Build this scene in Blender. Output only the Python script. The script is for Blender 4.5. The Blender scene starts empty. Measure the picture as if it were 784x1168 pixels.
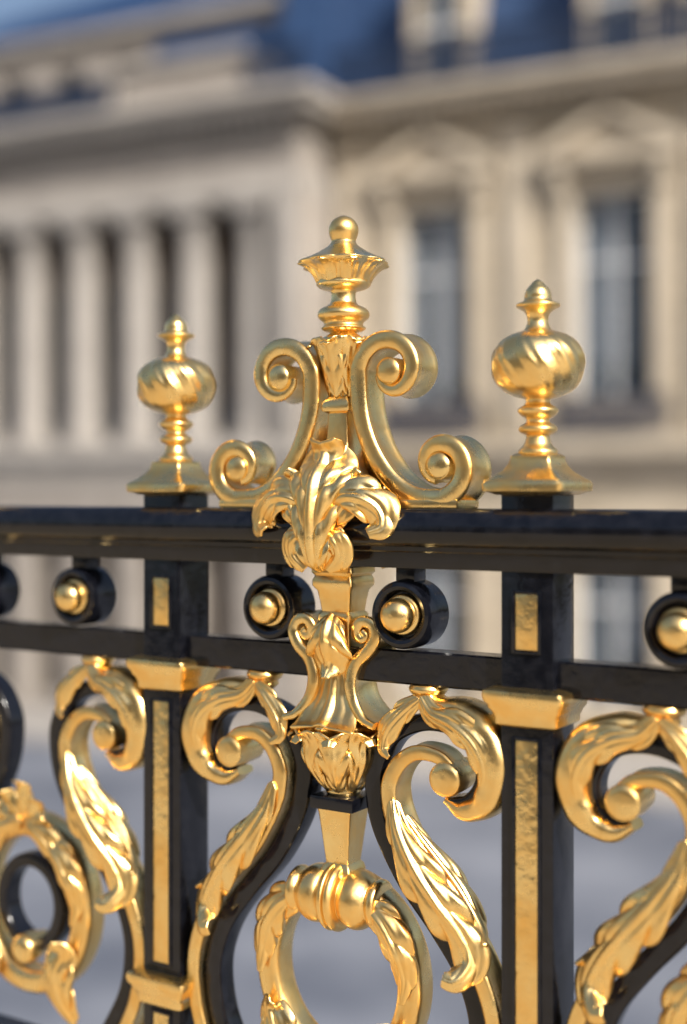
import bpy, bmesh, math, random
from mathutils import Vector, Matrix
random.seed(4)
scene=bpy.context.scene
CZ=5.3
TH=math.atan(0.634)
TB=math.radians(26)

# ------------------------------------------------------------ materials
def newmat(name):
    m=bpy.data.materials.new(name); m.use_nodes=True
    nt=m.node_tree; b=nt.nodes['Principled BSDF']; return m,nt,b
def noise(nt,scale,detail=4,rough=.55,coord='Object'):
    tc=nt.nodes.new('ShaderNodeTexCoord'); n=nt.nodes.new('ShaderNodeTexNoise')
    n.inputs['Scale'].default_value=scale; n.inputs['Detail'].default_value=detail
    n.inputs['Roughness'].default_value=rough
    nt.links.new(tc.outputs[coord],n.inputs['Vector']); return n
def ramp(nt,src,p0,c0,p1,c1):
    r=nt.nodes.new('ShaderNodeValToRGB')
    r.color_ramp.elements[0].position=p0; r.color_ramp.elements[0].color=c0
    r.color_ramp.elements[1].position=p1; r.color_ramp.elements[1].color=c1
    nt.links.new(src,r.inputs[0]); return r
def bump(nt,b,src,strength,dist):
    bp=nt.nodes.new('ShaderNodeBump'); bp.inputs['Strength'].default_value=strength
    bp.inputs['Distance'].default_value=dist
    nt.links.new(src,bp.inputs['Height']); nt.links.new(bp.outputs[0],b.inputs['Normal'])
def g(v): return (v,v,v,1)
def goldmat(name,bs,bd):
    m,nt,b=newmat(name)
    n1=noise(nt,16,4,.6); r=ramp(nt,n1.outputs[0],.3,(.98,.62,.20,1),.72,(1.0,.79,.38,1))
    nt.links.new(r.outputs[0],b.inputs['Base Color']); b.inputs['Metallic'].default_value=1
    rr=ramp(nt,n1.outputs[0],.3,g(.38),.7,g(.22)); nt.links.new(rr.outputs[0],b.inputs['Roughness'])
    n3=noise(nt,60,2,.5); bump(nt,b,n3.outputs[0],bs,bd); return m
gold=goldmat('gilded_gold',.38,.002)
gold_r=goldmat('rough_gold_leaf',.8,.003)
black,nt,b=newmat('black_gloss_paint')
n1=noise(nt,60,3); r=ramp(nt,n1.outputs[0],.35,(.003,.0035,.006,1),.8,(.010,.011,.016,1))
nt.links.new(r.outputs[0],b.inputs['Base Color'])
rr=ramp(nt,n1.outputs[0],.3,g(.10),.8,g(.26)); nt.links.new(rr.outputs[0],b.inputs['Roughness'])
b.inputs['Specular IOR Level'].default_value=.5
bump(nt,b,n1.outputs[0],.35,.0014)
def simple(name,c0,c1,scale,rough=.85,metal=0):
    m,nt,b=newmat(name); n=noise(nt,scale,3,.6)
    r=ramp(nt,n.outputs[0],.3,(*c0,1),.72,(*c1,1)); nt.links.new(r.outputs[0],b.inputs['Base Color'])
    b.inputs['Roughness'].default_value=rough; b.inputs['Metallic'].default_value=metal
    return m
def stonemat(name,c0,c1):
    m,nt,b=newmat(name)
    tc=nt.nodes.new('ShaderNodeTexCoord'); mp=nt.nodes.new('ShaderNodeMapping')
    mp.inputs['Rotation'].default_value=(math.radians(90),0,0)
    nt.links.new(tc.outputs['Object'],mp.inputs[0])
    br=nt.nodes.new('ShaderNodeTexBrick'); br.inputs['Scale'].default_value=1
    br.inputs['Brick Width'].default_value=1.1; br.inputs['Row Height'].default_value=.42
    br.inputs['Mortar Size'].default_value=.012
    br.inputs['Color1'].default_value=(*c0,1); br.inputs['Color2'].default_value=(*c1,1)
    br.inputs['Mortar'].default_value=(c0[0]*.55,c0[1]*.55,c0[2]*.55,1)
    nt.links.new(mp.outputs[0],br.inputs[0])
    n=noise(nt,.8,4,.65); r=ramp(nt,n.outputs[0],.3,g(.75),.7,g(1.05))
    mx=nt.nodes.new('ShaderNodeMixRGB'); mx.blend_type='MULTIPLY'; mx.inputs[0].default_value=1
    nt.links.new(br.outputs[0],mx.inputs[1]); nt.links.new(r.outputs[0],mx.inputs[2])
    nt.links.new(mx.outputs[0],b.inputs['Base Color']); b.inputs['Roughness'].default_value=.9
    return m
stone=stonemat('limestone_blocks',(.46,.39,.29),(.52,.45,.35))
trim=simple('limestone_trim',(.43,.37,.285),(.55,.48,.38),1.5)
stone_g=stonemat('shaded_limestone_blocks',(.31,.28,.25),(.37,.335,.30))  # greyer, darker copy of the limestone: pavilion shade put into the colour
trim_g=simple('shaded_limestone_trim',(.29,.27,.25),(.39,.365,.335),1.2)  # trim darkened the same way, shade of the columns included in its colour
stone_in=simple('shaded_portico_wall',(.18,.13,.085),(.25,.18,.12),1.0)  # dark brown carries the shadow between the columns
slate=simple('blue_slate',(.008,.028,.085),(.022,.06,.15),3,.6)
iron=simple('dark_iron',(.005,.012,.035),(.010,.024,.06),8,.5)
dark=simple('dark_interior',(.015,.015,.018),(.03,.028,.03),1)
white=simple('white_window_paint',(.6,.62,.64),(.72,.74,.76),3,.5)
curtain=simple('pale_curtain',(.55,.62,.70),(.74,.79,.84),4,.9)
paving=simple('grey_court_paving',(.07,.085,.12),(.22,.24,.285),.3,.8)
pave2=simple('pale_pavement',(.26,.25,.24),(.36,.34,.32),.6,.85)
terr=simple('terrace_limestone',(.38,.31,.22),(.52,.44,.32),2,.85)
door=simple('brown_door_paint',(.05,.025,.015),(.09,.045,.025),2,.5)
glass,nt,b=newmat('window_glass')
b.inputs['Base Color'].default_value=(.05,.08,.12,1); b.inputs['Roughness'].default_value=.06
out=nt.nodes['Material Output']; tr=nt.nodes.new('ShaderNodeBsdfTransparent'); mx=nt.nodes.new('ShaderNodeMixShader'); mx.inputs[0].default_value=.3
nt.links.new(tr.outputs[0],mx.inputs[1]); nt.links.new(b.outputs[0],mx.inputs[2]); nt.links.new(mx.outputs[0],out.inputs[0])

# ------------------------------------------------------------ helpers
def empty(name,loc=(0,0,0),rz=0,parent=None):
    e=bpy.data.objects.new(name,None); scene.collection.objects.link(e); e.location=loc; e.rotation_euler=(0,0,rz); e.parent=parent
    e.empty_display_size=.1; return e
def mk(name,V,F,mat,parent,ang=40,recalc=True,off=(0,0,0)):
    me=bpy.data.meshes.new(name); me.from_pydata([tuple(v) for v in V],[],F); me.materials.append(mat)
    if recalc:
        bm=bmesh.new(); bm.from_mesh(me); bmesh.ops.recalc_face_normals(bm,faces=bm.faces); bm.to_mesh(me); bm.free()
    me.polygons.foreach_set('use_smooth',[True]*len(me.polygons))
    if ang: me.set_sharp_from_angle(angle=math.radians(ang))
    o=bpy.data.objects.new(name,me); scene.collection.objects.link(o); o.parent=parent; o.location=off; return o
def inst(o,parent,off):
    n=bpy.data.objects.new(o.name.split('.')[0],o.data); scene.collection.objects.link(n); n.parent=parent; n.location=off
    for md in o.modifiers:
        k=n.modifiers.new(md.name,md.type)
        for p in ('levels','render_levels','thickness','offset'):
            if hasattr(md,p): setattr(k,p,getattr(md,p))
    return n
def box(name,x0,x1,y0,y1,z0,z1,mat,parent,bev=.0,off=(0,0,0)):
    bm=bmesh.new(); bmesh.ops.create_cube(bm,size=1)
    for v in bm.verts: v.co=Vector(((x0+x1)/2+v.co.x*(x1-x0),(y0+y1)/2+v.co.y*(y1-y0),(z0+z1)/2+v.co.z*(z1-z0)))
    if bev: bmesh.ops.bevel(bm,geom=bm.edges[:],offset=bev,segments=2,affect='EDGES',profile=.6)
    me=bpy.data.meshes.new(name); bm.to_mesh(me); bm.free(); me.materials.append(mat)
    me.polygons.foreach_set('use_smooth',[True]*len(me.polygons)); me.set_sharp_from_angle(angle=math.radians(50 if bev else 20))
    o=bpy.data.objects.new(name,me); scene.collection.objects.link(o); o.parent=parent; o.location=off; return o
def boxes(name,L,mat,parent):
    V=[];F=[]
    for (x0,x1,y0,y1,z0,z1) in L:
        k=len(V); V+=[(x0,y0,z0),(x1,y0,z0),(x1,y1,z0),(x0,y1,z0),(x0,y0,z1),(x1,y0,z1),(x1,y1,z1),(x0,y1,z1)]
        F+=[tuple(k+i for i in f) for f in ((0,3,2,1),(4,5,6,7),(0,1,5,4),(1,2,6,5),(2,3,7,6),(3,0,4,7))]
    return mk(name,V,F,mat,parent,20,False)
def cat(P,n):
    P=[Vector(p) for p in P]; Q=[2*P[0]-P[1]]+P+[2*P[-1]-P[-2]]; R=[]
    for i in range(1,len(Q)-2):
        a,b,c,d=Q[i-1:i+3]
        for j in range(n):
            t=j/n; R.append(.5*((2*b)+(c-a)*t+(2*a-5*b+4*c-d)*t*t+(3*b-a-3*c+d)*t**3))
    R.append(P[-1]); return R
def resamp(P,N):
    L=[0]
    for i in range(1,len(P)): L.append(L[-1]+(P[i]-P[i-1]).length)
    R=[];k=0
    for i in range(N+1):
        s=L[-1]*i/N
        while k<len(P)-2 and L[k+1]<s: k+=1
        t=(s-L[k])/max(L[k+1]-L[k],1e-9); R.append(P[k].lerp(P[k+1],min(1,max(0,t))))
    return R
def interp(A,s):
    x=s*(len(A)-1); i=min(int(x),len(A)-2); t=x-i; t=t*t*(3-2*t); return A[i]*(1-t)+A[i+1]*t
def loft_cap(V,F,rings,n,closed=False):
    for i in range(rings-1):
        for j in range(n):
            F.append((i*n+j,i*n+(j+1)%n,(i+1)*n+(j+1)%n,(i+1)*n+j))
    if not closed:
        F.append(tuple(range(n-1,-1,-1))); F.append(tuple((rings-1)*n+j for j in range(n)))
    else:
        i=rings-1
        for j in range(n): F.append((i*n+j,i*n+(j+1)%n,(j+1)%n,j))
CH=[(0,-1.06),(.6,-1.03),(.93,-.95),(1,-.82),(.86,-.68),(.7,-.4),(.66,0),(.7,.4),(.86,.68),(1,.82),(.93,.95),(.6,1.03),(0,1.06)]
CHAN=CH+[(-a,b) for a,b in reversed(CH[1:-1])]
SQ=[]
for i in range(24):
    a=i*math.tau/24; c,s=math.cos(a),math.sin(a); SQ.append((math.copysign(abs(c)**.35,c),math.copysign(abs(s)**.35,s)))
SOFT=[]
for i in range(28):
    a=i*math.tau/28; c,s=math.cos(a),math.sin(a); SOFT.append((math.copysign(abs(c)**.75,c),math.copysign(abs(s)**.6,s)))
def ribbon(name,P,T,D,mat,parent,prof=CHAN,N=90,y0=0,mirror=1,Y=None,closed=False,ang=50):
    pts=[Vector((p[0],0,p[1])) for p in P]
    if closed: R=pts; N=len(R)-1
    else: R=resamp(cat(pts,16),N)
    V=[];F=[]
    for i,p in enumerate(R):
        if closed: tg=R[(i+1)%len(R)]-R[i-1]
        else: tg=R[min(i+1,N)]-R[max(i-1,0)]
        tg.normalize(); nn=Vector((tg.z,0,-tg.x)); s=i/N; t=interp(T,s); d=interp(D,s); yy=interp(Y,s) if Y else y0
        for a,b in prof:
            q=p+nn*(a*t); V.append((q.x*mirror,yy+b*d,q.z))
    loft_cap(V,F,len(R),len(prof),closed)
    return mk(name,V,F,mat,parent,ang)
def spiral(cx,cz,a0,a1,r0,r1,n):
    return [(cx+(r0+(r1-r0)*i/n)*math.cos(math.radians(a0+(a1-a0)*i/n)),cz+(r0+(r1-r0)*i/n)*math.sin(math.radians(a0+(a1-a0)*i/n))) for i in range(n+1)]
def lathe(name,prof,mat,parent,seg=48,mod=None,axis='z',c=(0,0,0),sm=True,ang=60,off=(0,0,0)):
    P=[Vector((a,0,b)) for a,b in prof]
    if sm: P=cat(P,5)
    V=[];F=[]
    for p in P:
        for j in range(seg):
            a=j*math.tau/seg; r=max(p.x,.0004)*(1 if not mod else mod(a,p.z)); x,y,z=r*math.cos(a),r*math.sin(a),p.z
            if axis=='y': x,y,z=x,-z,y
            if axis=='x': x,y,z=z,x,y
            V.append((c[0]+x,c[1]+y,c[2]+z))
    loft_cap(V,F,len(P),seg); return mk(name,V,F,mat,parent,ang,off=off)
def sqloft(name,prof,mat,parent,c=(0,0,0),sm=0,asp=1,off=(0,0,0)):
    P=[Vector((a,0,b)) for a,b in prof]
    if sm: P=cat(P,sm)
    V=[];F=[]; m=28
    for p in P:
        for j in range(m):
            a=j*math.tau/m; cc,s=math.cos(a),math.sin(a); e=.16
            V.append((c[0]+p.x*math.copysign(abs(cc)**e,cc),c[1]+asp*p.x*math.copysign(abs(s)**e,s),c[2]+p.z))
    loft_cap(V,F,len(P),m); return mk(name,V,F,mat,parent,40,off=off)
def leaf(name,mid,W,nh,mat,parent,lobes=4,dep=.38,cup=.35,rip=.16,lean=.7,curl=.0,th=.004,mirror=1,N=56,M=20,slant=.55):
    R=resamp(cat(mid,14),N); V=[];F=[]; nh=Vector(nh)
    for i,p in enumerate(R):
        T=(R[min(i+1,N)]-R[max(i-1,0)]).normalized(); S=T.cross(nh)
        if S.length<1e-3: S=T.cross(Vector((0,-.7,.7)))
        S.normalize(); Nn=S.cross(T).normalized(); s=i/N; w=interp(W,s)
        fade=min(1,(1-s)*3.2)
        for j in range(M+1):
            t=-1+2*j/M; at=abs(t)
            ph=(s*lobes-slant*at*(1-.3*s)+.9)%1
            lb=math.sin(math.pi*ph)**.55
            lb=lb*(.65+.35*ph)
            ww=w*(1-dep*at+dep*at*lb*1.3)
            q=p+S*(t*ww)+T*(lean*w*at**1.5*fade)
            rel=-cup*t*t*w+rip*w*(lb-.5)*min(1,at*1.5)*(.4+.6*fade)+.12*w*math.exp(-(t/.12)**2)+.035*w*math.cos(t*math.pi*5)*fade+curl*w*at**4
            q=q+Nn*rel; V.append((q.x*mirror,q.y,q.z))
    n=M+1
    for i in range(N):
        for j in range(M): F.append((i*n+j,i*n+j+1,(i+1)*n+j+1,(i+1)*n+j))
    o=mk(name,V,F,mat,parent,0)
    sd=o.modifiers.new('Solidify','SOLIDIFY'); sd.thickness=th; sd.offset=0
    sb=o.modifiers.new('Subsurf','SUBSURF'); sb.levels=1; sb.render_levels=1
    return o

# ------------------------------------------------------------ fence
fence=empty('ornate_gilded_fence',(0,2.0,CZ),-TH)
PITCH=.648
L0,L1=-2.6,2.0
def rail(name,prof):
    V=[];F=[];n=len(prof); xs=[L0+(L1-L0)*i/60 for i in range(61)]
    for x in xs:
        for y,z in prof: V.append((x,y,z))
    loft_cap(V,F,len(xs),n); return mk(name,V,F,black,fence,35)
rp=[(-.040,-.019),(-.046,-.021),(-.051,-.027),(-.053,-.030),(-.057,-.034),(-.060,-.042),(-.061,-.050),(-.060,-.058),(-.056,-.066),(-.051,-.071),(-.047,-.074),(-.046,-.080),(-.044,-.082),(-.043,-.102),(-.041,-.105)]
rail('handrail',rp+[(-y,z) for y,z in reversed(rp)])
def bevbar(y,z0,z1,b=.003): return [(-y+b,z1),(-y,z1-b),(-y,z0+b),(-y+b,z0),(y-b,z0),(y,z0+b),(y,z1-b),(y-b,z1)]
rail('lower_rail',bevbar(.022,-.276,-.226))
rail('bottom_rail',bevbar(.03,-1.02,-.96))
posts=[PITCH*(k+.5) -.004 for k in range(-4,3)]
protos=None
def gadroon(a,z):
    f=max(0,1-((z-.183)/.047)**2)**.6
    q=4*a+(z-.183)*40
    e=abs(math.sin(q))
    d=1 if e>.18 else e/.18
    return 1+f*(.065*e**.4-.052+.016*math.cos(6*q)*e+ .014*d*math.sin((z-.183)*160+3*a)*e)
for u in posts:
    off=(u,0,0)
    if protos is None:
        protos=[]
        A=protos.append
        A(box('post_shaft',-.039,.039,-.037,.037,-1.15,.004,black,fence,.003,off))
        A(sqloft('finial_base',[(.046,.001),(.052,.004),(.060,.006),(.061,.016),(.058,.021),(.052,.024),(.048,.027),(.039,.034),(.033,.042),(.030,.050),(.030,.054),(.024,.058)],gold,fence,off=off))
        A(lathe('finial_stem',[(.018,.05),(.026,.056),(.027,.062),(.020,.070),(.017,.078),(.0165,.083),(.024,.087),(.027,.092),(.024,.097),(.017,.101),(.0165,.106),(.023,.110),(.028,.116),(.027,.121),(.019,.126),(.017,.132),(.022,.137),(.026,.140)],gold,fence,40,off=off))
        A(lathe('finial_ball',[(.020,.134),(.036,.139),(.051,.148),(.060,.162),(.0635,.180),(.062,.197),(.054,.212),(.040,.222),(.026,.227),(.018,.230)],gold,fence,160,gadroon,off=off))
        A(lathe('finial_tip',[(.022,.227),(.018,.232),(.015,.239),(.015,.247),(.018,.254),(.0255,.2595),(.030,.262),(.0295,.266),(.022,.269),(.0190,.273),(.0185,.279),(.0160,.286),(.011,.292),(.0065,.297),(.001,.3005)],gold,fence,40,off=off))
        for nm,z0 in (('collar_upper',-.268),('collar_lower',-.783)):
            A(sqloft(nm,[(.042,z0+.004),(.052,z0+.003),(.060,z0),(.0615,z0-.006),(.060,z0-.014),(.055,z0-.020),(.0545,z0-.024),(.050,z0-.030),(.047,z0-.038),(.0465,z0-.046),(.043,z0-.049)],gold,fence,off=off))
        for z0,z1 in ((-.212,-.135),(-.762,-.336),(-1.12,-.845)):
            A(box('gold_inlay',-.0165,.0165,-.0385,-.030,z0,z1,gold_r,fence,.001,off))
            A(box('gold_inlay_back',-.0165,.0165,.030,.0385,z0,z1,gold_r,fence,.001,off))
            for a,b_,c,d in ((-.022,-.0167,z0-.005,z1+.005),(.0167,.022,z0-.005,z1+.005),(-.0167,.0167,z1+.0002,z1+.005),(-.0167,.0167,z0-.005,z0-.0002)):
                A(box('inlay_frame',a,b_,-.0405,-.033,c,d,black,fence,.0012,off))
    else:
        for p in protos: inst(p,fence,off)

def build_bay():
    P=[]
    A=P.append
    for m in (1,-1):
        c=(m*.1177,0,-.174)
        A(lathe('boss_ring',[(.001,-.03),(.040,-.030),(.047,-.029),(.050,-.025),(.0505,.0),(.050,.027),(.047,.033),(.042,.035),(.037,.033),(.034,.027),(.033,.018),(.001,.018)],black,fence,56,axis='y',c=c,sm=False,ang=35))
        A(lathe('boss_ball',[(.030,.016),(.0305,.026),(.028,.030),(.024,.032),(.0255,.037),(.025,.045),(.021,.053),(.013,.059),(.005,.0613),(.0008,.0615)],gold,fence,40,axis='y',c=c,ang=50))
        A(box('boss_lug_top',c[0]-.016,c[0]+.016,-.018,.018,-.127,-.1045,black,fence,.003))
        blk=[(.190,-.440),(.220,-.432),(.240,-.405),(.238,-.372),(.218,-.343),(.184,-.330),(.140,-.331),(.095,-.352),(.068,-.395),(.0636,-.432),(.076,-.490),(.117,-.561),(.170,-.622),(.215,-.684),(.237,-.753),(.228,-.83),(.195,-.895),(.15,-.962)]
        A(ribbon('black_scroll',blk,[.007,.012,.016,.016,.016,.016,.016],[.021]*3,black,fence,SQ,N=130,mirror=m,ang=35))
        gs=[(.200,-.392),(.178,-.375),(.143,-.372),(.117,-.387),(.101,-.412),(.097,-.438),(.107,-.476),(.144,-.542),(.195,-.601),(.243,-.670),(.267,-.748),(.257,-.837),(.221,-.915),(.195,-.962)]
        A(ribbon('gold_strip',gs,[.010,.013,.0135,.0125,.012,.0125],[.022,.026,.027,.025,.025],gold,fence,CHAN,N=130,mirror=m,y0=-.008))
        A(lathe('scroll_knob',[(.022,-.03),(.0245,0),(.0245,.032),(.023,.037),(.016,.0405),(.0008,.042)],gold,fence,36,axis='y',c=(m*.192,0,-.404)))
        gc=[(.146,-.276),(.148,-.292),(.165,-.306),(.203,-.309),(.240,-.325),(.262,-.360),(.264,-.400),(.246,-.436),(.212,-.449),(.184,-.437)]
        A(ribbon('gold_curl',gc,[.020,.015,.020,.026,.027,.024,.017,.007],[.022,.024,.034,.042,.044,.040,.030,.02],gold,fence,SOFT,N=90,mirror=m,y0=-.002))
        A(lathe('curl_cap',[(.027,-.277),(.029,-.282),(.026,-.288),(.020,-.292),(.022,-.297),(.017,-.303)],gold,fence,32,c=(m*.147,0,0)))
        A(leaf('curl_leaf',[(.148,-.026,-.290),(.170,-.036,-.312),(.206,-.045,-.322),(.240,-.047,-.345),(.257,-.044,-.383),(.250,-.036,-.418)],[.012,.020,.024,.022,.016,.004],(0,-1,0),gold,fence,3,.34,.45,.22,.6,mirror=m))
        A(leaf('curl_leaf_inner',[(.147,-.026,-.293),(.124,-.034,-.312),(.100,-.038,-.340),(.092,-.040,-.368),(.106,-.046,-.380)],[.010,.018,.018,.012,.003],(0,-1,0),gold,fence,2,.35,.45,.18,.6,mirror=m))
        A(leaf('acanthus_leaf',[(.106,-.034,-.440),(.122,-.046,-.485),(.155,-.056,-.533),(.192,-.056,-.578),(.221,-.046,-.618),(.236,-.046,-.652),(.224,-.066,-.676),(.206,-.070,-.674)],[.010,.024,.034,.032,.030,.026,.010],(.25,-1,.1),gold,fence,4,.46,.5,.24,.9,mirror=m,th=.005,N=72))
        A(leaf('acanthus_side_leaf',[(.116,-.02,-.466),(.150,-.014,-.508),(.198,-.010,-.560),(.236,-.016,-.606),(.258,-.036,-.628)],[.010,.020,.024,.018,.004],(.9,-.6,.3),gold,fence,3,.35,.4,.18,.9,mirror=m,th=.005))
    n=96; ring=[(.126*math.cos(i*math.tau/n),-.722+.138*math.sin(i*math.tau/n)) for i in range(n)]
    A(ribbon('gold_ring',ring,[.022,.022],[.028,.028],gold,fence,SOFT,closed=True,y0=-.002))
    for m in (1,-1):
        A(leaf('ring_leaf',[(.060,-.036,-.604),(.090,-.044,-.624),(.114,-.046,-.658),(.126,-.040,-.698),(.126,-.044,-.735)],[.026,.030,.026,.018,.004],(0,-1,0),gold,fence,3,.35,.6,.18,.7,mirror=m))
        A(leaf('ring_inner_leaf',[(.122,-.030,-.91),(.100,-.046,-.866),(.092,-.052,-.82),(.106,-.046,-.785),(.092,-.062,-.768)],[.014,.036,.038,.026,.006],(0,-1,0),gold,fence,3,.4,.45,.2,.7,mirror=m))
    return P
bayA=build_bay()
C=[];A=C.append
A(lathe('ring_spindle',[(.014,-.080),(.032,-.078),(.036,-.071),(.033,-.064),(.031,-.061),(.036,-.056),(.0425,-.045),(.044,-.034),(.042,-.025),(.037,-.018),(.0365,-.015),(.046,-.013),(.051,-.008),(.051,-.003),(.046,0),(.051,.003),(.051,.008),(.046,.013),(.0365,.015),(.037,.018),(.042,.025),(.044,.034),(.0425,.045),(.036,.056),(.031,.061),(.033,.064),(.036,.071),(.032,.078),(.014,.080)],gold,fence,44,axis='x',c=(0,-.012,-.606)))
A(sqloft('ring_shaft',[(.031,-.472),(.029,-.478),(.028,-.485),(.020,-.555),(.024,-.560),(.026,-.568),(.02,-.578)],gold,fence))
A(box('black_abacus',-.038,.038,-.036,.036,-.473,-.453,black,fence,.003))
def scal(a,z): 
    f=max(0,min(1,(z+.45)/.1)); return 1+.09*f*math.cos(8*a)
A(lathe('acanthus_cup',[(.024,-.454),(.027,-.448),(.026,-.438),(.033,-.425),(.048,-.408),(.054,-.395),(.050,-.380),(.052,-.362),(.062,-.350),(.060,-.342),(.03,-.338)],gold,fence,80,scal))
for k in range(8):
    a=k*math.tau/8+.3; ca,sa=math.cos(a),math.sin(a)
    A(leaf('cup_leaf',[(ca*.026,sa*.026,-.446),(ca*.044,sa*.044,-.425),(ca*.060,sa*.060,-.398),(ca*.062,sa*.062,-.372),(ca*.076,sa*.076,-.357),(ca*.088,sa*.088,-.368)],[.010,.020,.028,.028,.008],(ca,sa,.05),gold,fence,3,.4,.3,.22,.6,N=40,M=14))
A(sqloft('bracket_core',[(.036,-.108),(.037,-.116),(.033,-.121),(.036,-.128),(.036,-.136),(.030,-.144),(.027,-.160),(.025,-.175),(.029,-.180),(.029,-.188),(.026,-.194),(.026,-.26),(.026,-.30),(.034,-.335),(.036,-.345)],gold,fence))
for m in (1,-1):
    br=[(.050,-.203),(.056,-.208),(.050,-.214),(.041,-.208),(.041,-.196),(.052,-.187),(.068,-.192),(.073,-.209),(.063,-.228),(.045,-.244),(.035,-.263),(.033,-.285),(.042,-.311),(.060,-.331),(.080,-.338)]
    A(ribbon('bracket_scroll',br,[.006,.009,.0095,.010,.010,.009,.006],[.026,.028,.03,.034,.042],gold,fence,CHAN,N=90,mirror=m,y0=-.004))
for sy in (-1,1):
    V=[(.0,sy*.030,-.232),(.0,sy*.026,-.27),(.0,sy*.034,-.31),(.0,sy*.052,-.336),(0,sy*.066,-.345)]
    A(leaf('bracket_front',V,[.024,.026,.034,.05,.056],(0,sy,0),gold,fence,1,.0,.1,.0,0,th=.006))
    A(leaf('bracket_leaf',[(0,sy*.032,-.178),(0,sy*.046,-.192),(0,sy*.055,-.22),(0,sy*.045,-.252),(0,sy*.054,-.272)],[.024,.040,.040,.028,.006],(0,sy,0),gold,fence,3,.35,.55,.2,.6))
A(box('crest_plate',-.212,.212,-.036,.036,-.0195,-.006,gold,fence,.004))
A(sqloft('crest_shaft',[(.036,-.01),(.034,.02),(.024,.05),(.019,.09),(.0175,.124),(.024,.127),(.0255,.131),(.025,.140),(.021,.145),(.018,.149)],gold,fence))
A(lathe('crest_calyx',[(.016,.146),(.018,.17),(.023,.20),(.031,.225),(.033,.236),(.024,.243),(.018,.247)],gold,fence,64,lambda a,z:1+.06*math.cos(10*a)))
for k in range(6):
    a=k*math.tau/6-math.pi/2; ca,sa=math.cos(a),math.sin(a)
    A(leaf('calyx_leaf',[(ca*.019,sa*.019,.148),(ca*.026,sa*.026,.175),(ca*.033,sa*.033,.205),(ca*.044,sa*.044,.230),(ca*.056,sa*.056,.226)],[.012,.021,.026,.023,.007],(ca,sa,0),gold,fence,3,.35,.3,.2,.9,N=36,M=14))
A(lathe('crest_knop',[(.017,.243),(.020,.247),(.030,.250),(.034,.254),(.030,.258),(.031,.263),(.038,.269),(.0395,.276),(.035,.283),(.025,.288),(.020,.293),(.0185,.306),(.022,.312)],gold,fence,48))
def petal(a,z):
    f=max(0,1-abs(z-.352)/.035); return 1+.10*f*(abs(math.cos(4*a))-.4)
A(lathe('crest_urn',[(.018,.310),(.034,.314),(.041,.319),(.041,.325),(.045,.335),(.055,.345),(.0635,.351),(.065,.355),(.056,.359),(.042,.366),(.031,.373),(.024,.378),(.0205,.382),(.0185,.386),(.0205,.392),(.0225,.400),(.0220,.408),(.018,.416),(.010,.4225),(.001,.4255)],gold,fence,96,petal))
for k in range(8):
    a=k*math.tau/8; ca,sa=math.cos(a),math.sin(a)
    A(leaf('urn_petal',[(ca*.040,sa*.040,.322),(ca*.046,sa*.046,.334),(ca*.058,sa*.058,.346),(ca*.071,sa*.071,.350)],[.013,.016,.018,.005],(ca,sa,-.6),gold,fence,1,.0,.25,.0,.2,th=.003,N=20,M=8))
for m in (1,-1):
    up=spiral(.098,.182,-170,180,.018,.056,24)
    lo=spiral(.180,.042,-90,250,.047,.018,24)
    path=up+[(.0435,.138),(.052,.100),(.070,.060),(.100,.022),(.138,-.001)]+lo
    A(ribbon('crest_scroll',path,[.009,.0125,.014,.0145,.014,.0145,.015,.014,.010],[.026,.032,.033,.029,.030,.031,.035,.034,.028],gold,fence,CHAN,N=210,mirror=m))
    for cx,cz,r in ((.098,.182,.020),(.180,.042,.020)):
        A(lathe('volute_eye',[(r,-.028),(r,.028),(r*.95,.033),(r*.7,.037),(r*.3,.039),(.0008,.0395)],gold,fence,32,axis='y',c=(m*cx,0,cz)))
def frontset(sy):
    A(leaf('crest_acanthus',[(0,sy*.064,-.112),(0,sy*.086,-.096),(0,sy*.094,-.06),(0,sy*.092,-.02),(0,sy*.082,.02),(0,sy*.058,.048),(0,sy*.052,.066),(0,sy*.064,.080)],[.014,.030,.038,.044,.052,.054,.046,.022],(0,sy,0),gold,fence,4,.38,.42,.22,.55,th=.006,N=90,M=32,slant=.8))
    z=-1 if sy>0 else 1
    A(lathe('crest_boss',[(.001,.030*z),(.032,.040*z),(.042,.056*z),(.036,.076*z),(.020,.088*z),(.001,.092*z)],gold,fence,48,axis='y',c=(0,0,-.070)))
    for m in (1,-1):
        A(leaf('crest_side_leaf',[(.014,sy*.060,-.030),(.042,sy*.078,-.006),(.074,sy*.078,-.004),(.100,sy*.068,-.020),(.108,sy*.070,-.044),(.092,sy*.082,-.054)],[.016,.028,.034,.030,.022,.008],(0,sy,.2),gold,fence,3,.36,.5,.2,.6,mirror=m,th=.005))
        A(leaf('crest_flame_leaf',[(.014,sy*.060,-.05),(.036,sy*.078,-.030),(.052,sy*.072,-.002),(.054,sy*.058,.026),(.064,sy*.062,.038)],[.012,.022,.024,.018,.005],(0,sy,0),gold,fence,3,.36,.5,.2,.7,mirror=m,th=.005))
        A(leaf('crest_drop_leaf',[(.010,sy*.066,-.050),(.034,sy*.084,-.064),(.040,sy*.080,-.088),(.020,sy*.076,-.110)],[.012,.022,.020,.006],(0,sy,0),gold,fence,2,.35,.5,.16,.5,mirror=m,th=.005))
frontset(-1); frontset(1)
B=[];A=B.append
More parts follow.
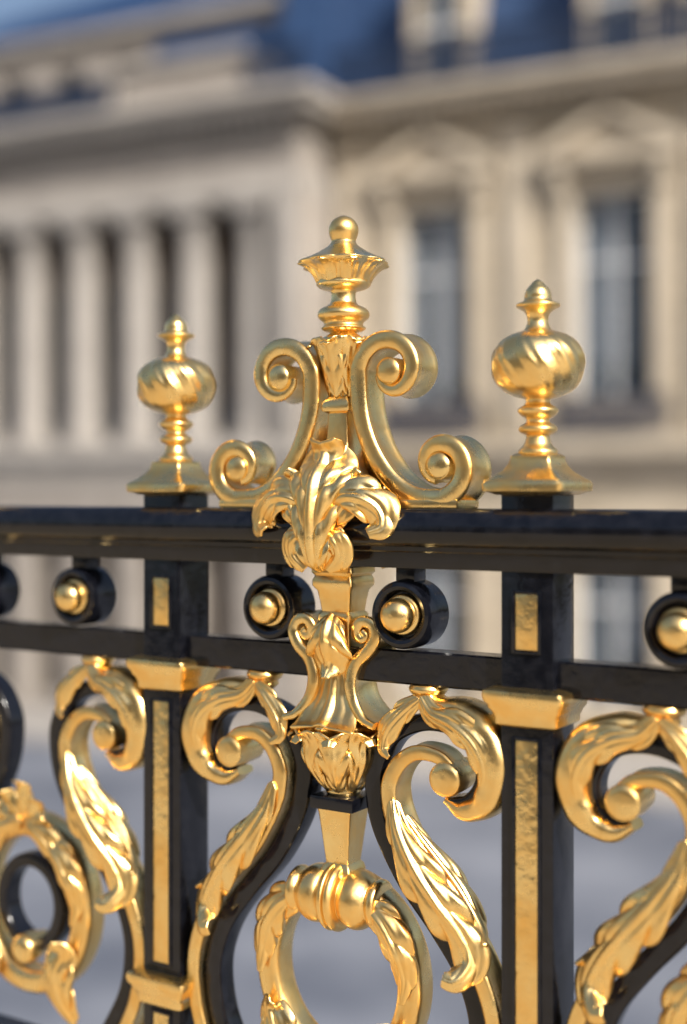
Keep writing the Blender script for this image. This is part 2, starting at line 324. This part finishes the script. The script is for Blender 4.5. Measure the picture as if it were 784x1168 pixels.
for a in (-66,-33,0,33,66):
    r=math.radians(a); d=(math.sin(r),math.cos(r)); L=.085 if a==0 else .072; zb=-.585
    A(leaf('palmette_leaf',[(d[0]*.008,-.026,zb+d[1]*.008),(d[0]*L*.5,-.036,zb+d[1]*L*.5),(d[0]*L*.85,-.038,zb+d[1]*L*.85),(d[0]*L,-.054,zb+d[1]*L)],[.008,.014,.018,.006],(0,-1,0),gold,fence,1,.1,.3,.1,.4,N=24,M=10))
for m in (1,-1):
    A(leaf('palmette_scroll_leaf',[(.004,-.034,-.575),(.030,-.044,-.582),(.060,-.044,-.600),(.084,-.040,-.632)],[.014,.024,.024,.006],(0,-1,0),gold,fence,2,.35,.5,.2,.7,mirror=m))
A(ribbon('black_inner_ring',[(.070*math.cos(i*math.tau/64),-.722+.075*math.sin(i*math.tau/64)) for i in range(64)],[.012,.012],[.02,.02],black,fence,SQ,closed=True))
A(lathe('inner_knob',[(.02,-.02),(.026,.02),(.024,.036),(.014,.044),(.001,.046)],gold,fence,30,axis='y',c=(0,0,-.80)))
for o in B: o.location=(-PITCH,0,0)
for k in range(-3,3):
    if k!=0:
        for p in bayA: inst(p,fence,(PITCH*k,0,0))
    if k%2==0 and k!=0:
        for p in C: inst(p,fence,(PITCH*k,0,0))
    if k%2 and k!=-1:
        for p in B: inst(p,fence,(PITCH*k,0,0))

# ------------------------------------------------------------ terrace
terrace=empty('stone_terrace',(0,2.0,0),-TH)
box('terrace_floor',-30,30,-25,.35,3.6,3.8,terr,terrace,.02)
box('retaining_wall',-30,30,-24.8,.25,-.3,3.598,stone,terrace,.0)
box('fence_plinth',-30,30,-.16,.16,3.8,4.15,terr,terrace,.015)
mk('ground',[(-600,-600,0),(600,-600,0),(600,600,0),(-600,600,0)],[(0,1,2,3)],paving,None,0)
lib=empty('added_reflection_building',(0,-17,3.8),math.radians(-20))  # unseen building, added behind the camera to give the gold dark reflections
def walls_at(parent,name,u0,u1,z0,z1,y0,y1,ops,mat):
    ops=sorted(ops); x=u0; L=[]
    for (a,b_,c,d) in ops:
        if a>x+.001: L.append((x,a,y0,y1,z0,z1))
        if c>z0+.001: L.append((a,b_,y0,y1,z0,c))
        if d<z1-.001: L.append((a,b_,y0,y1,d,z1))
        x=b_
    if x<u1: L.append((x,u1,y0,y1,z0,z1))
    boxes(name,L,mat,parent)
walls_at(lib,'reflection_facade',-22,22,0,8.5,-.6,0,[(x-.8,x+.8,.3,4.2) for x in range(-20,21,4)],stone)
box('reflection_cornice',-22.3,22.3,-.6,.7,8.502,9.1,trim,lib,.05)
boxes('reflection_pilasters',[(x-.35+2,x+.35+2,.002,.25,0,8.49) for x in range(-22,20,4)],trim,lib)
box('reflection_rooms',-22,22,-6,-1.5,0,8.4,dark,lib)
V=[(-22,-.6,9.11),(22,-.6,9.11),(22,-3,11),(-22,-3,11)]
mk('reflection_roof',V,[(0,1,2,3)],slate,lib,0)

# ------------------------------------------------------------ palace
pal=empty('palace_building',(0,30,CZ),-TB)
G=-5.3
def walls(name,u0,u1,z0,z1,y0,y1,ops,mat): walls_at(pal,name,u0,u1,z0,z1,y0,y1,ops,mat)
def window(u,w,z0,z1,y,k=0):
    box('window_glass',u-w/2,u+w/2,y+.22,y+.23,z0,z1,glass,pal)
    a,b_=(-.06,.30) if k%2==0 else (-.25,.14)
    boxes('curtain',[(u-w*.5,u-w*.36,y+.32,y+.36,z0+.02,z1),(u+w*a,u+w*b_,y+.32,y+.36,z0+.5+.3*(k%3),z1)],curtain,pal)
    box('window_room',u-w/2-.3,u+w/2+.3,y+1.4,y+1.5,z0-.1,z1+.1,dark,pal)
    L=[(u-.5*w,u-.43*w,y+.14,y+.21,z0,z1),(u-.03*w,u+.03*w,y+.14,y+.21,z0,z1),(u+.43*w,u+.5*w,y+.14,y+.21,z0,z1)]
    for t in (0,.66,.97): L.append((u-w*.425,u+w*.425,y+.15,y+.20,z0+(z1-z0)*t,z0+(z1-z0)*t+.07))
    boxes('window_frame',L,white,pal)
def prism(name,pts,y0,y1,mat):
    n=len(pts); V=[(a,y0,z) for a,z in pts]+[(a,y1,z) for a,z in pts]; F=[]
    loft_cap(V,F,2,n); return mk(name,V,F,mat,pal,20)
wins=[2.25+3.97*k for k in range(0,5)]
Wd=1.66
walls('wing_wall_upper',-.2,20,1.2,8.1,0,.6,[(w-Wd/2,w+Wd/2,2.0,6.3) for w in wins],stone)
walls('wing_wall_lower',-.2,20,G,.4,.05,.65,[(w-Wd/2,w+Wd/2,-4.4,-1.3) for w in wins],stone)
for k,w in enumerate(wins):
    window(w,Wd,2.0,6.3,.1,k); window(w,Wd,-4.4,-1.3,.15,k+1)
    for s in (-1,1):
        x=[w+s*(Wd/2),w+s*(Wd/2+.32)]
        box('window_architrave',min(x),max(x),-.12,-.002,1.9,6.55,trim,pal,.03)
        x=[w+s*(Wd/2+.1),w+s*(Wd/2+.4)]; box('pediment_console',min(x),max(x),-.4,-.125,6.35,6.85,trim,pal,.04)
        x=[w+s*(Wd/2),w+s*(Wd/2+.25)]; box('lower_architrave',min(x),max(x),-.05,.048,-4.6,-1.0,trim,pal,.02)
    box('window_lintel',w-Wd/2,w+Wd/2,-.12,-.003,6.3,6.55,trim,pal,.02)
    box('lower_lintel',w-Wd/2-.3,w+Wd/2+.3,-.12,.047,-1.0,-.75,trim,pal,.03)
    box('pediment_cornice',w-1.45,w+1.45,-.5,-.004,6.86,7.08,trim,pal,.04)
    prism('pediment',[(w-1.3,7.085),(w+1.3,7.085),(w,7.85)],-.2,-.005,trim)
    for s in (-1,1):
        prism('pediment_rake',[(w+s*1.5,7.085),(w+s*1.5,7.25),(w,8.03),(w,7.83),(w+s*1.28,7.085)],-.46,-.205,trim)
    box('balcony_rail',w-1.15,w+1.15,-.42,-.34,1.98,2.08,iron,pal)
    boxes('balcony_bars',[(w-1.13+i*.133,w-1.05+i*.133,-.405,-.375,1.25,1.98) for i in range(18)],iron,pal)
for i in range(6):
    x=.22+3.97*i
    box('wing_pilaster',x-.30,x+.28,-.16,-.001,1.25,7.9,trim,pal,.04)
    box('pilaster_cap',x-.36,x+.34,-.24,-.16,7.45,7.85,trim,pal,.04)
box('string_course',-.2,20,-.5,.6,.85,1.2,trim,pal,.05)
box('string_band',-.2,20,-.15,.6,.402,.848,trim,pal,.03)
box('wing_architrave',-.2,20,-.28,.6,8.102,8.3,trim,pal,.02)
boxes('wing_dentils',[(-.1+i*.305,.07+i*.305,-.5,-.282,8.14,8.34) for i in range(66)],trim,pal)
box('wing_cornice',-.2,20,-.85,.6,8.36,8.58,trim,pal,.05)
box('wing_cornice_top',-.2,20,-1.0,.6,8.585,8.78,trim,pal,.06)
box('roof_rail',-.2,20,-.32,-.22,9.86,9.98,iron,pal); box('roof_rail_low',-.2,20,-.30,-.24,9.0,9.1,iron,pal)
boxes('roof_balusters',[(-.15+i*.155,-.055+i*.155,-.29,-.25,8.78,9.86) for i in range(130)],iron,pal)
V=[(-6,.5,8.78),(22,.5,8.78),(22,2.0,14.2),(-6,2.0,14.2),(-6,6,14.3),(22,6,14.3)]
mk('mansard_roof',V,[(0,1,2,3),(3,2,5,4)],slate,pal,20)
for w in [x for x in wins]+[x+1.985 for x in wins[1:]]:
    walls('dormer',w-.72,w+.72,8.9,12.0,.25,1.9,[(w-.5,w+.5,9.0,11.5)],trim)
    box('dormer_glass',w-.5,w+.5,.4,.42,9.0,11.5,glass,pal); box('dormer_back',w-.6,w+.6,1.91,2.0,8.9,11.7,dark,pal)
    boxes('dormer_frame',[(w-.03,w+.03,.34,.39,9.0,11.5),(w-.5,w+.5,.33,.385,10.4,10.5)],white,pal)
    box('dormer_cap',w-.85,w+.85,.1,1.9,12.002,12.25,trim,pal,.04)
box('wing_body',-.2,20,3.0,14,G,9.0,stone,pal)
PF=-1.5
pu0,pu1=-17.0,-.3
cols=[-1.75-1.6*k for k in range(9)]
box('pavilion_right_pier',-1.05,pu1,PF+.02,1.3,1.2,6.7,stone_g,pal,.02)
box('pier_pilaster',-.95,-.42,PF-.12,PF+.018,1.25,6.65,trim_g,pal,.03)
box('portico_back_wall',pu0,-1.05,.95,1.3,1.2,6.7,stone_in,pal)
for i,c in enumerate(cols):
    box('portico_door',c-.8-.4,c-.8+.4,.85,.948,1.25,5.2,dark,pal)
def flute(a,z): return 1-.03*abs(math.cos(10*a))
colp=None
for c in cols:
    off=(c,PF+.55,0)
    if colp is None:
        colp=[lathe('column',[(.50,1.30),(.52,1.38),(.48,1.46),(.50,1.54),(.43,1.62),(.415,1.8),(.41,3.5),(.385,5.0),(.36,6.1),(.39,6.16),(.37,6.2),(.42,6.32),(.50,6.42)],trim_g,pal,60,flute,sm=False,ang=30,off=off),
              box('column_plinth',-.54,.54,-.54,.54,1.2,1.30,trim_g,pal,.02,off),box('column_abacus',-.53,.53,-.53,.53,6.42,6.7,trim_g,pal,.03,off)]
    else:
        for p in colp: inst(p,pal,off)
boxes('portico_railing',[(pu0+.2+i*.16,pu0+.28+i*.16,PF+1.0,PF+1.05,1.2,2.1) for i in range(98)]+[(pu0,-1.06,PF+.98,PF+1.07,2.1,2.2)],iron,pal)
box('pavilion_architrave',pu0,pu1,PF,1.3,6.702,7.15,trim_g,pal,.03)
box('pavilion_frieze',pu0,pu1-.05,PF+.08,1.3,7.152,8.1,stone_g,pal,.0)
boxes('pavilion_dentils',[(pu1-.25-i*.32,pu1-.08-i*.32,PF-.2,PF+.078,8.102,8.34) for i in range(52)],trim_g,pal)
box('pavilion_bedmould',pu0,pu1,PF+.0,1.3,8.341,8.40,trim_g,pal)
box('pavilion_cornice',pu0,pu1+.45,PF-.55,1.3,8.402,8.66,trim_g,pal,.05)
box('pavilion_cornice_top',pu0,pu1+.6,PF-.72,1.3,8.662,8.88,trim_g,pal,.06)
# low parapet in the middle, iron railings on both sides of it, set-back attic storey behind
box('pavilion_attic',-5.2,pu1-1.6,PF+.25,1.0,8.882,9.95,stone_g,pal,.0)
box('pavilion_attic_cap',-5.3,pu1-1.5,PF+.1,1.2,9.952,10.15,trim_g,pal,.04)
boxes('pavilion_railing',[(pu1-1.45+i*.15,pu1-1.36+i*.15,PF+.1,PF+.16,8.885,9.90) for i in range(10)]+[(pu1-1.49,pu1,PF+.08,PF+.18,9.9,10.0)]
   +[(-16.8+i*.15,-16.71+i*.15,PF+.1,PF+.16,8.885,9.75) for i in range(76)]+[(-17,-5.31,PF+.08,PF+.18,9.75,9.87)],iron,pal)
aw=[-3.1-1.9*k for k in range(7)]
walls('attic_storey',-16.5,-1.9,8.9,12.0,1.31,1.9,[(x-.45,x+.45,9.5,11.4) for x in aw],stone_g)
box('attic_storey_glass',-16.4,-2.0,1.62,1.64,9.3,11.6,glass,pal); box('attic_storey_rooms',-16.4,-2.0,1.91,2.0,9.3,11.6,dark,pal)
box('attic_storey_cornice',-16.7,-1.7,1.0,2.2,12.002,12.22,trim_g,pal,.04)
V=[(-13.0,1.3,12.23),(-1.9,1.3,12.23),(-2.4,2.8,14.4),(-12.5,2.8,13.6)]
mk('pavilion_roof',V,[(0,1,2,3)],slate,pal,20)
V=[(-1.88,-.2,8.9),(-.5,-.2,8.9),(-.7,1.2,14.4),(-1.88,1.2,14.4),(-.5,6,8.9),(-.7,6,14.4)]
mk('pavilion_corner_roof',V,[(0,1,2,3),(1,4,5,2)],slate,pal,20)
box('pavilion_string',pu0,pu1+.12,PF-.25,1.3,.8,1.198,trim_g,pal,.05)
box('pavilion_band',pu0,pu1+.05,PF-.05,1.3,.35,.798,trim_g,pal,.03)
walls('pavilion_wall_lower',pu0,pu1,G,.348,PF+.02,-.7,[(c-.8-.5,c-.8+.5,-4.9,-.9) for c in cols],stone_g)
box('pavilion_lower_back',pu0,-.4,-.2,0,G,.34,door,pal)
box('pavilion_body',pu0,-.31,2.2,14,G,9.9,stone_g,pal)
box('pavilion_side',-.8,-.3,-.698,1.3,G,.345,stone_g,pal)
pv=empty('pavement',(0,30,0),-TB)
box('pavement_slab',-30,30,-4.2,.0,-.05,.13,pave2,pv,.03)
box('kerb',-30,30,-4.4,-4.203,-.05,.14,trim_g,pv,.02)

# ------------------------------------------------------------ light / world / camera
S=Vector((.42,-.66,.62)).normalized()
w=bpy.data.worlds.new('World'); scene.world=w; w.use_nodes=True
nt=w.node_tree; bg=nt.nodes['Background']; sky=nt.nodes.new('ShaderNodeTexSky'); sky.sky_type='NISHITA'; sky.sun_disc=False
sky.sun_elevation=math.asin(S.z); sky.sun_rotation=math.atan2(S.x,S.y); sky.dust_density=5.0; sky.air_density=1.0
nt.links.new(sky.outputs[0],bg.inputs[0]); bg.inputs[1].default_value=.15
sl=bpy.data.lights.new('sun','SUN'); sl.energy=5; sl.angle=math.radians(.5); sl.color=(1,.95,.87)
so=bpy.data.objects.new('sun',sl); scene.collection.objects.link(so); so.rotation_euler=S.to_track_quat('Z','Y').to_euler()
cd=bpy.data.cameras.new('camera'); cam=bpy.data.objects.new('camera',cd); scene.collection.objects.link(cam)
cam.location=(0,0,CZ); cam.rotation_euler=(math.radians(90),0,0)
cd.sensor_width=36; cd.lens=1500/1168*36; cd.shift_y=-19/1168; cd.clip_end=2000; cd.clip_start=.05
cd.dof.use_dof=True; cd.dof.focus_distance=1.93; cd.dof.aperture_fstop=.85
scene.camera=cam
scene.view_settings.view_transform='Standard'; scene.view_settings.look='None'; scene.view_settings.exposure=0
